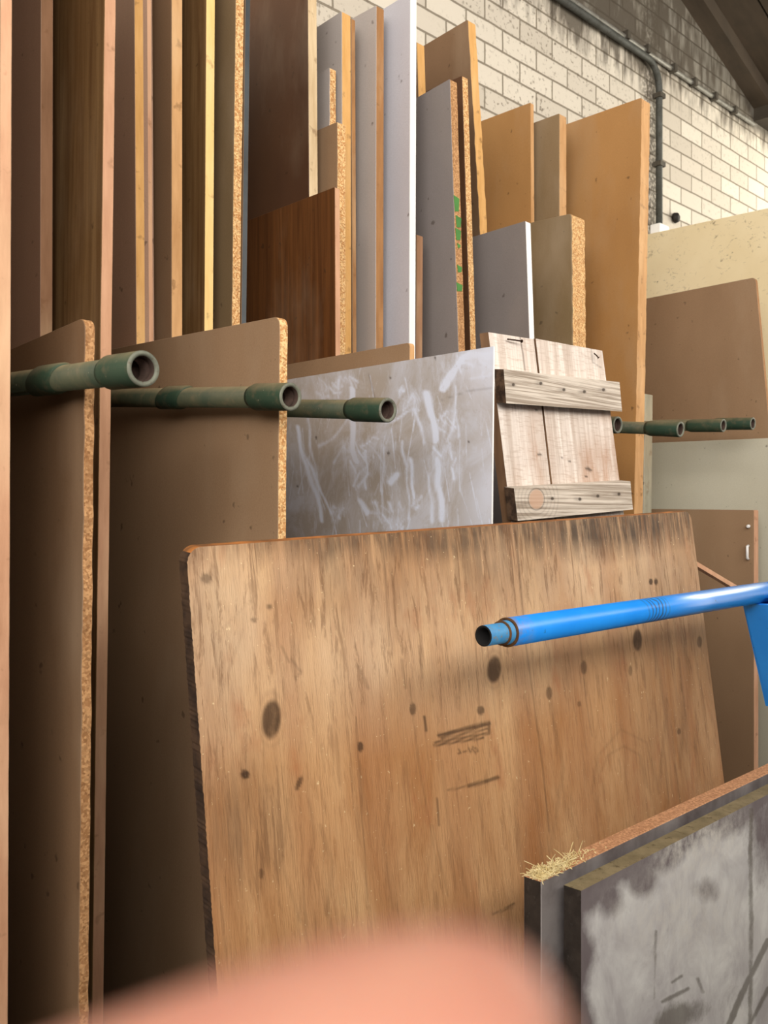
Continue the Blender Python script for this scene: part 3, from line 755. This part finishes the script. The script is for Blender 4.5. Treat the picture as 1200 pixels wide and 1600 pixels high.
M['batten'] = n.done(col, .8)
n = N('end_grain'); M['end_grain'] = n.done(n.mix(n.ramp(n.noise((60, 60, 60), 4, .6), .4, .6), lin('5a4636'), lin('33261d')), .85)
n = N('plank_side'); M['plank_side'] = n.done(n.mix(n.ramp(n.noise((20, 20, 3), 4, .6), .4, .6), lin('8b6c50'), lin('6e5440')), .85)

GY, GK = 1.095, .12
gn = Vector((0, 1, -GK)); gp = CAM+Vector((0, GY, 0))
def g(x, y, lift=0): return at_plane(x, y, gp+Vector((0, -lift, 0)), gn)
gate = thing('plank_gate', (g(860, 780).x, GY-.17, 0), 'weathered pale plank gate with two nailed battens leaning behind the big plywood', 'gate')
thk = Vector((0, .022, 0))
def gate_part(name, q4, off, mats, paint, nu, nv):
    o = grid_sheet(name, q4, off, nu, nv, mats, paint)
    o.parent = gate; o.location = o.location-gate.location
    return o
def floor_pt(a, b): return a+(b-a)*((a.z-.004)/(a.z-b.z))
def plank_paint(px, py, u, v):
    mk = np.zeros_like(px)
    for pts, wd, s in (([(812, 524), (817, 552), (820, 578)], 1.6, .7), ([(924, 545), (926, 566), (940, 575)], 1.2, .6), ([(800, 620), (806, 640)], 1, .4)):
        mk = np.maximum(mk, s*stroke(px, py, pts, wd, .8))
    for x, y, r in ((843, 710, 2.2), (918, 732, 2.5), (922, 735, 2.0), (890, 720, 1.5), (838, 640, 1.4), (916, 745, 1.5), (878, 716, 1.2)):
        mk = np.maximum(mk, .8*blob(px, py, x, y, r*1.6, r))
    red = np.maximum(.9*blob(px, py, 940, 735, 40, 45, 0, .6), .7*blob(px, py, 835, 735, 22, 80, 0, .6))
    red = np.maximum(red, .5*blob(px, py, 950, 640, 30, 20, 0, .6))
    return mk, red, np.zeros_like(px)
for q4 in (((763, 519), (834, 530), (860, 757), (793, 765)), ((837, 529), (941, 548), (968, 752), (863, 757))):
    a, b, c_, d_ = [g(*p) for p in q4]
    q = [a, b, floor_pt(b, c_), floor_pt(a, d_)]
    gate_part('plank', q, thk, [M['plank'], M['plank_side'], M['plank_side']], plank_paint, 70, 500)
# battens, nailed on the front
def batten_paint(px, py, u, v):
    mk = np.zeros_like(px); red = np.zeros_like(px)
    for x, y in ((802, 601), (845, 599), (881, 609), (913, 612), (943, 609), (863, 779), (906, 780), (934, 775), (967, 772)):
        mk = np.maximum(mk, .9*blob(px, py, x, y, 2.6, 2.6)); mk = np.maximum(mk, .35*blob(px, py, x-3, y, 6, 2.5, 5, .6))
    d = np.hypot((px-838)/12, (py-780)/16)
    red = .8*np.clip((1.05-d)/.2, 0, 1); mk = np.maximum(mk, .6*np.clip(1-np.abs(d-1.05)/.1, 0, 1))
    for k_ in range(2, 6): mk = np.maximum(mk, .25*np.clip(1-np.abs(d-(.6+.45*k_))/.10, 0, 1)*(px < 880))
    return mk, red, np.zeros_like(px)
for q4 in (((787, 577), (968, 597), (972, 643), (791, 630)), ((803, 763), (985, 752), (989, 796), (809, 814))):
    q = [g(*p, lift=.024) for p in q4]
    gate_part('batten', q, Vector((0, .0235, .003)), [M['batten'], M['end_grain'], M['batten']], batten_paint, 200, 50)
M['nail'] = m_plain('rusty_nail', '4a352a', '33241c', .7, 80, .4)
for a, b in (((793, 530), (815, 533)), ((928, 552), (935, 559))):
    A_, B2 = g(*a, lift=.006), g(*b, lift=.012)
    bm = bmesh.new(); tube_path(bm, [A_, (A_+B2)/2+Vector((0, -.001, 0)), B2], .0016, 8)
    lathe(bm, B2, (B2-A_), [(0, .0035), (.001, .0035)], 10, closed=False)
    nl = obj('nail', bm, M['nail'], gate, origin=A_); nl['label'] = 'bent rusty nail'

# ------------------------------------------------------------------ thin batten in front of the low brown panel
a, b = at_y(1088, 884, 1.16), at_y(1150, 921, 1.10)
dirb = (b-a).normalized(); a0 = a-dirb*.25; b0 = b+dirb*((b.z-.01)/-dirb.z)
bm = bmesh.new(); s = Vector((0, .016, 0)); w_ = dirb.cross(Vector((0, 1, 0))).normalized()*.012
hexa(bm, [a0, b0, b0+w_, a0+w_], s)
tag(obj('timber_batten', bm, M['e_pink'], origin=(b0.x, b0.y, 0)), 'thin pale batten sloping down behind the blue arm', 'batten')

# ------------------------------------------------------------------ thick sheets in the right foreground
n = N('smeared_white_face')
dk, lt, st = n.attr('wear_tone')
nb = n.ramp(n.noise((9, 1, 7), 6, .65, .6), .34, .62)
nf = n.ramp(n.noise((60, 1, 50), 5, .7), .35, .65)
col = n.mix(n.mul(nb, .75), lin('eceeee'), lin('b2afb4'))
mott = n.noise((26, 1, 22), 7, .75)
m2 = n.noise((7, 1, 6), 6, .7)
edge_f = n.mul(n.ramp(n.mul(n.mul(dk, .8), n.mul(n.mul(mott, m2, 'ADD'), .62), 'ADD'), .68, 1.12), .85)
cl = n.add('ShaderNodeClamp'); n.put(cl.inputs[0], edge_f)
col = n.mix(cl.outputs[0], col, lin('62555a'))
col = n.mix(n.mul(lt, nf), col, lin('e4e2dc'))
col = n.mix(n.mul(n.ramp(n.mul(st, n.mul(mott, .9), 'ADD'), .72, 1.0), .65), col, lin('5b5446'))
m_smear = n.done(col, .5)
M['grimy_top'] = m_plain('grimy_top_edge', '8d8062', '6f6349', .85, 30, rust='51452f', bumpy=.4)
M['dark_end'] = m_plain('dark_end', '37302b', '211c19', .7, 40, rust='3d3733')
M['orange_top'] = m_chip_edge('orange_chip_top', 'd2a078', 'b58460', '8a5c3e')
XA, XB, XE = 1.0, 1.034, 2.25
def fpt(x, y, X):
    d = ray(x, y); return CAM+d*(X/d.x)
hA = fpt(846, 1377, XA); hA0 = fpt(818, 1369, XA); hB = fpt(908, 1392, XB); hB0 = fpt(881, 1384, XB)
zA, zB = hA.z, hB.z
Y1, Y0_, Y3, Y2 = hA0.y, hA.y, hB0.y, hB.y
bm = bmesh.new()
vs = box(bm, (XA, Y0_, 0), (XE, Y1, zA))
bm.faces.ensure_lookup_table()
for f in bm.faces:
    nn = f.calc_center_median()
    if abs(nn.z-zA) < 1e-4: f.material_index = 1
    elif abs(nn.x-XA) < 1e-4: f.material_index = 2
o = obj('chipboard_sheet', bm, [m_plain('worn_laminate', '8f8a8a', '5c5354', .5, 14), M['orange_top'], M['dark_end']], origin=(XA, Y0_, 0), bevel=.0012)
tag(o, 'thick sheet with frayed straw coloured top edge, behind the smeared white sheet', 'board', 'thick sheets in the right foreground')
# frayed straw fibres on its corner
bm = bmesh.new(); rf = random.Random(5)
for k_ in range(700):
    x = XA+abs(rf.gauss(0, .055))+.002; y = rf.uniform(Y0_+.001, Y1-.001)
    p = Vector((x, y, zA-.001)); d = Vector((rf.uniform(-1, 1), rf.uniform(-1, 1), rf.uniform(.1, .9))).normalized()
    L = rf.uniform(.004, .011) if rf.random() < .97 else rf.uniform(.018, .032)
    tube_path(bm, [p, p+d*L*.5+Vector((0, 0, .001)), p+d*L+Vector((rf.uniform(-.002, .002), 0, -.001))], .00055, 4)
fr = obj('frayed_fibres', bm, m_plain('straw', 'efe2b4', 'd9c388', .8, 90), o, origin=(XA, Y0_, zA)); fr['kind'] = 'stuff'
def smear_paint(px, py, u, v):
    rr = np.random.default_rng(2)
    te = 1392-(px-908)*.555                  # its top edge in the photo
    d = py-te
    dk = np.clip(1-(d-8-8*np.sin(px*.05))/44, 0, 1)
    dk = np.maximum(dk, np.clip(1-(px-908-6*np.sin(py*.06))/26, 0, 1)*.9)
    dk = np.maximum(dk, .9*blob(px, py, 1005, 1370, 22, 26, 20, .5)); dk = np.maximum(dk, .7*blob(px, py, 950, 1400, 20, 28, 0, .6))
    dk = np.maximum(dk, .5*blob(px, py, 1105, 1390, 18, 16, 0, .6)); dk = np.maximum(dk, .6*blob(px, py, 1195, 1280, 25, 90, 0, .6))
    lt = np.maximum(.8*blob(px, py, 1090, 1320, 70, 40, -30, .6), .5*blob(px, py, 1060, 1430, 90, 60, 0, .7))
    st = np.zeros_like(px)
    for pts, wd, s in (([(1174, 1265), (1172, 1340), (1174, 1440), (1172, 1600)], 9, .55), ([(1200, 1470), (1165, 1540), (1135, 1610)], 10, .7), ([(1200, 1545), (1180, 1585), (1160, 1620)], 8, .6), ([(1025, 1455), (1022, 1560)], 6, .5),
                       ([(1035, 1565), (1075, 1545)], 8, .6), ([(1050, 1535), (1065, 1525)], 6, .6), ([(1090, 1530), (1098, 1550)], 8, .5)):
        st = np.maximum(st, s*stroke(px, py, pts, wd, 3))
    st = np.maximum(st, .6*blob(px, py, 1060, 1590, 45, 25, -20, .6))
    return dk, lt, st
q = [Vector((XB, Y2, zB)), Vector((XE, Y2, zB)), Vector((XE, Y2, 0)), Vector((XB, Y2, 0))]
o = grid_sheet('laminated_sheet', q, Vector((0, Y3-Y2, 0)), 420, 400, [m_smear, M['dark_end'], M['grimy_top']], smear_paint)
tag(o, 'thick sheet with a smeared grey white face, nearest at lower right', 'board', 'thick sheets in the right foreground')

# ------------------------------------------------------------------ blue arm on its stand
n = N('blue_paint')
rs_, sc_, _ = n.attr('wear_tone')
col = n.mix(n.ramp(n.noise((1, 1, 1), 4, .6, size=9), .3, .7), lin('2a9bff'), lin('1f8ef5'))
col = n.mix(n.ramp(n.noise((1, 1, 1), 3, .6, size=70), .70, .73, 0, .8), col, lin('2a3d55'))
m_blue0 = col
M['blue'] = n.done(col, .3); n.b.inputs['Specular IOR Level'].default_value = .5
n = N('blue_paint_worn')
sep = n.add('ShaderNodeSeparateXYZ'); n.put(sep.inputs[0], n.co)
col = n.mix(n.ramp(n.noise((1, 1, 1), 4, .6, size=9), .3, .7), lin('2a9bff'), lin('1f8ef5'))
col = n.mix(n.ramp(n.noise((1, 1, 1), 3, .6, size=70), .71, .74, 0, .8), col, lin('2a3d55'))
near = n.mul(n.ramp(sep.outputs[0], .0, .045, 1, 0), n.ramp(n.noise((1, 1, 1), 4, .6, size=40), .38, .6))
col = n.mix(n.mul(near, .8), col, lin('8a7440'))
zone = n.mul(n.ramp(sep.outputs[0], .345, .375), n.ramp(sep.outputs[0], .41, .44, 1, 0))
wv = n.add('ShaderNodeTexWave', wave_type='RINGS', rings_direction='SPHERICAL'); n.put(wv.inputs['Vector'], n.co); wv.inputs['Scale'].default_value = 26; wv.inputs['Distortion'].default_value = 7
col = n.mix(n.mul(zone, n.ramp(wv.outputs['Fac'], .6, .8, 0, .75)), col, lin('3b4a5c'))
M['blue_arm'] = n.done(col, .28); n.b.inputs['Specular IOR Level'].default_value = .5
M['rust'] = m_plain('rust', '6e4a26', '3d2a1c', .8, 90)
M['blue_rusty'] = m_plain('blue_rusty', '4f93c4', '3c84bd', .45, 60, rust='8a7a4a')
E = at_y(792, 988, .80); E2 = at_y(1188, 926, .80); dr = (E2-E).normalized(); Lb = (2.02-E.x)/dr.x
stand = thing('blue_stand', (2.05, .80, 0), 'bright blue steel stand with a rusty ended pipe arm', 'stand')
r = .0205
bm = bmesh.new(); lathe(bm, E, dr, [(0, r), (Lb, r), (Lb, r-.0035), (0, r-.0035)], 44, mis=[0, 0, 1, 1])
arm = obj('arm', bm, [M['blue_arm'], M['rust']], stand, origin=E)
bm = bmesh.new(); lathe(bm, E-dr*.012, dr, [(0, r-.0035), (.05, r-.0035), (.05, r-.006), (0, r-.006)], 40, mis=[0, 0, 1, 1])
sl = obj('sleeve', bm, [M['blue_rusty'], M['rust']], arm, origin=E-dr*.012); sl['label'] = 'rusty inner sleeve'
bm = bmesh.new()
lathe(bm, E-dr*.052, dr, [(0, .0145), (.15, .0145), (.15, .0115), (0, .0115)], 40, mis=[0, 0, 1, 1])
obj('inner_tube', bm, [M['blue_rusty'], m_plain('dark_bore', '1b1a1a', '121212', .9)], arm, origin=E-dr*.05)
for s0, rr in ((-.001, r+.0004), (-.013, r-.003)):
    bm = bmesh.new(); lathe(bm, E+dr*s0, dr, [(0, rr), (.0015, rr), (.0015, rr-.004), (0, rr-.004)], 40)
    obj('rust_ring', bm, M['rust'], arm, origin=E+dr*s0)
az = (E+dr*((1.88-E.x)/dr.x)).z
bm = bmesh.new(); box(bm, (2.02, .765, 0), (2.09, .835, az+.06)); obj('post', bm, M['blue'], stand, origin=(2.055, .80, 0), bevel=.004)
bm = bmesh.new()
hexa(bm, [(1.862, .775, az-.004), (2.02, .775, az-.004), (2.02, .775, az-.25), (1.985, .775, az-.25)], Vector((0, -.006, 0)))
hexa(bm, [(1.862, .825, az-.004), (2.02, .825, az-.004), (2.02, .825, az-.25), (1.985, .825, az-.25)], Vector((0, .006, 0)))
hexa(bm, [(1.862, .775, az-.022), (1.862, .825, az-.022), (1.985, .825, az-.25), (1.985, .775, az-.25)], Vector((.006, 0, .002)))
obj('gusset', bm, M['blue'], stand, origin=(2.02, .80, az-.25))
bm = bmesh.new(); box(bm, (2.02, .765, 0), (2.6, .835, .05)); obj('foot', bm, M['blue'], stand, origin=(2.3, .80, 0), bevel=.004)

# ------------------------------------------------------------------ the hand holding the camera: fingertip crosses the bottom of the view
n = N('skin')
c = n.mix(n.ramp(n.noise((1, 1, 1), 4, .6, size=90), .3, .7), lin('cb9681'), lin('c08372'))
M['skin'] = n.done(c, .5)
n.b.inputs['Subsurface Weight'].default_value = .25; n.b.inputs['Subsurface Radius'].default_value = (.004, .0015, .0008); n.b.inputs['Subsurface Scale'].default_value = 1.0
def cp(r_, u_, f_): return CAM+RT*r_+UP*u_+FW*f_
joints = []; edges = []; radii = []
def J(p, rad, prev=None):
    joints.append(p); radii.append(rad)
    if prev is not None: edges.append((prev, len(joints)-1))
    return len(joints)-1
wrist = J(cp(-.150, -.150, .030), .024)
palm = J(cp(-.128, -.105, .036), .026, wrist)
def finger(base, pts, rads):
    p = base
    for q_, r_ in zip(pts, rads): p = J(cp(*q_), r_, p)
# index: knuckle, middle joint, last joint, tip (the part in view)
finger(palm, [(-.098, -.066, .044), (-.055, -.0430, .049), (-.024, -.0392, .047), (-.008, -.0321, .0455), (.0035, -.0279, .045), (.0098, -.0280, .045)], [.012, .0095, .0090, .0090, .0088, .0066])
finger(palm, [(-.094, -.086, .050), (-.050, -.080, .062), (-.030, -.084, .050), (-.020, -.090, .034)], [.012, .0092, .0085, .0072])
finger(palm, [(-.096, -.106, .050), (-.056, -.104, .062), (-.038, -.107, .050), (-.030, -.111, .035)], [.0115, .009, .0082, .007])
finger(palm, [(-.104, -.124, .046), (-.072, -.126, .056), (-.058, -.128, .046), (-.052, -.130, .034)], [.010, .008, .0073, .0062])
finger(palm, [(-.140, -.092, .006), (-.118, -.070, -.014), (-.092, -.060, -.022), (-.078, -.056, -.022)], [.014, .0105, .0092, .0075])
me = bpy.data.meshes.new('hand'); base = joints[wrist].copy()
me.from_pydata([p-base for p in joints], edges, [])
hand = bpy.data.objects.new('hand', me); hand.location = base; COL.objects.link(hand)
sk = hand.modifiers.new('skin', 'SKIN'); sk.use_smooth_shade = True
for v_, r_ in zip(me.skin_vertices[0].data, radii): v_.radius = (r_, r_)
me.skin_vertices[0].data[wrist].use_root = True
ss = hand.modifiers.new('subdivision', 'SUBSURF'); ss.levels = 3; ss.render_levels = 3
me.materials.append(M['skin'])
dg = bpy.context.evaluated_depsgraph_get(); ev = hand.evaluated_get(dg)
hm = bpy.data.meshes.new_from_object(ev); hand.modifiers.clear(); hand.data = hm
hm.materials.clear(); hm.materials.append(M['skin'])
for p_ in hm.polygons: p_.use_smooth = True
tag(hand, 'blurred pink fingertip of the person taking the photo, across the bottom', 'hand')
bm = bmesh.new()                                   # nail, on the side turned away from the lens
bmesh.ops.create_uvsphere(bm, u_segments=20, v_segments=12, radius=1)
nc = cp(.001, -.0288, .0524)
for v_ in bm.verts:
    x, y, z = v_.co; v_.co = nc+RT*(x*.0065)+UP*(y*.005-x*.0017)+FW*(z*.0012-.0016*(y*y))
o = obj('fingernail', bm, m_plain('nail', 'e8b5a6', 'e2a998', .3), hand, origin=nc, smooth=True)
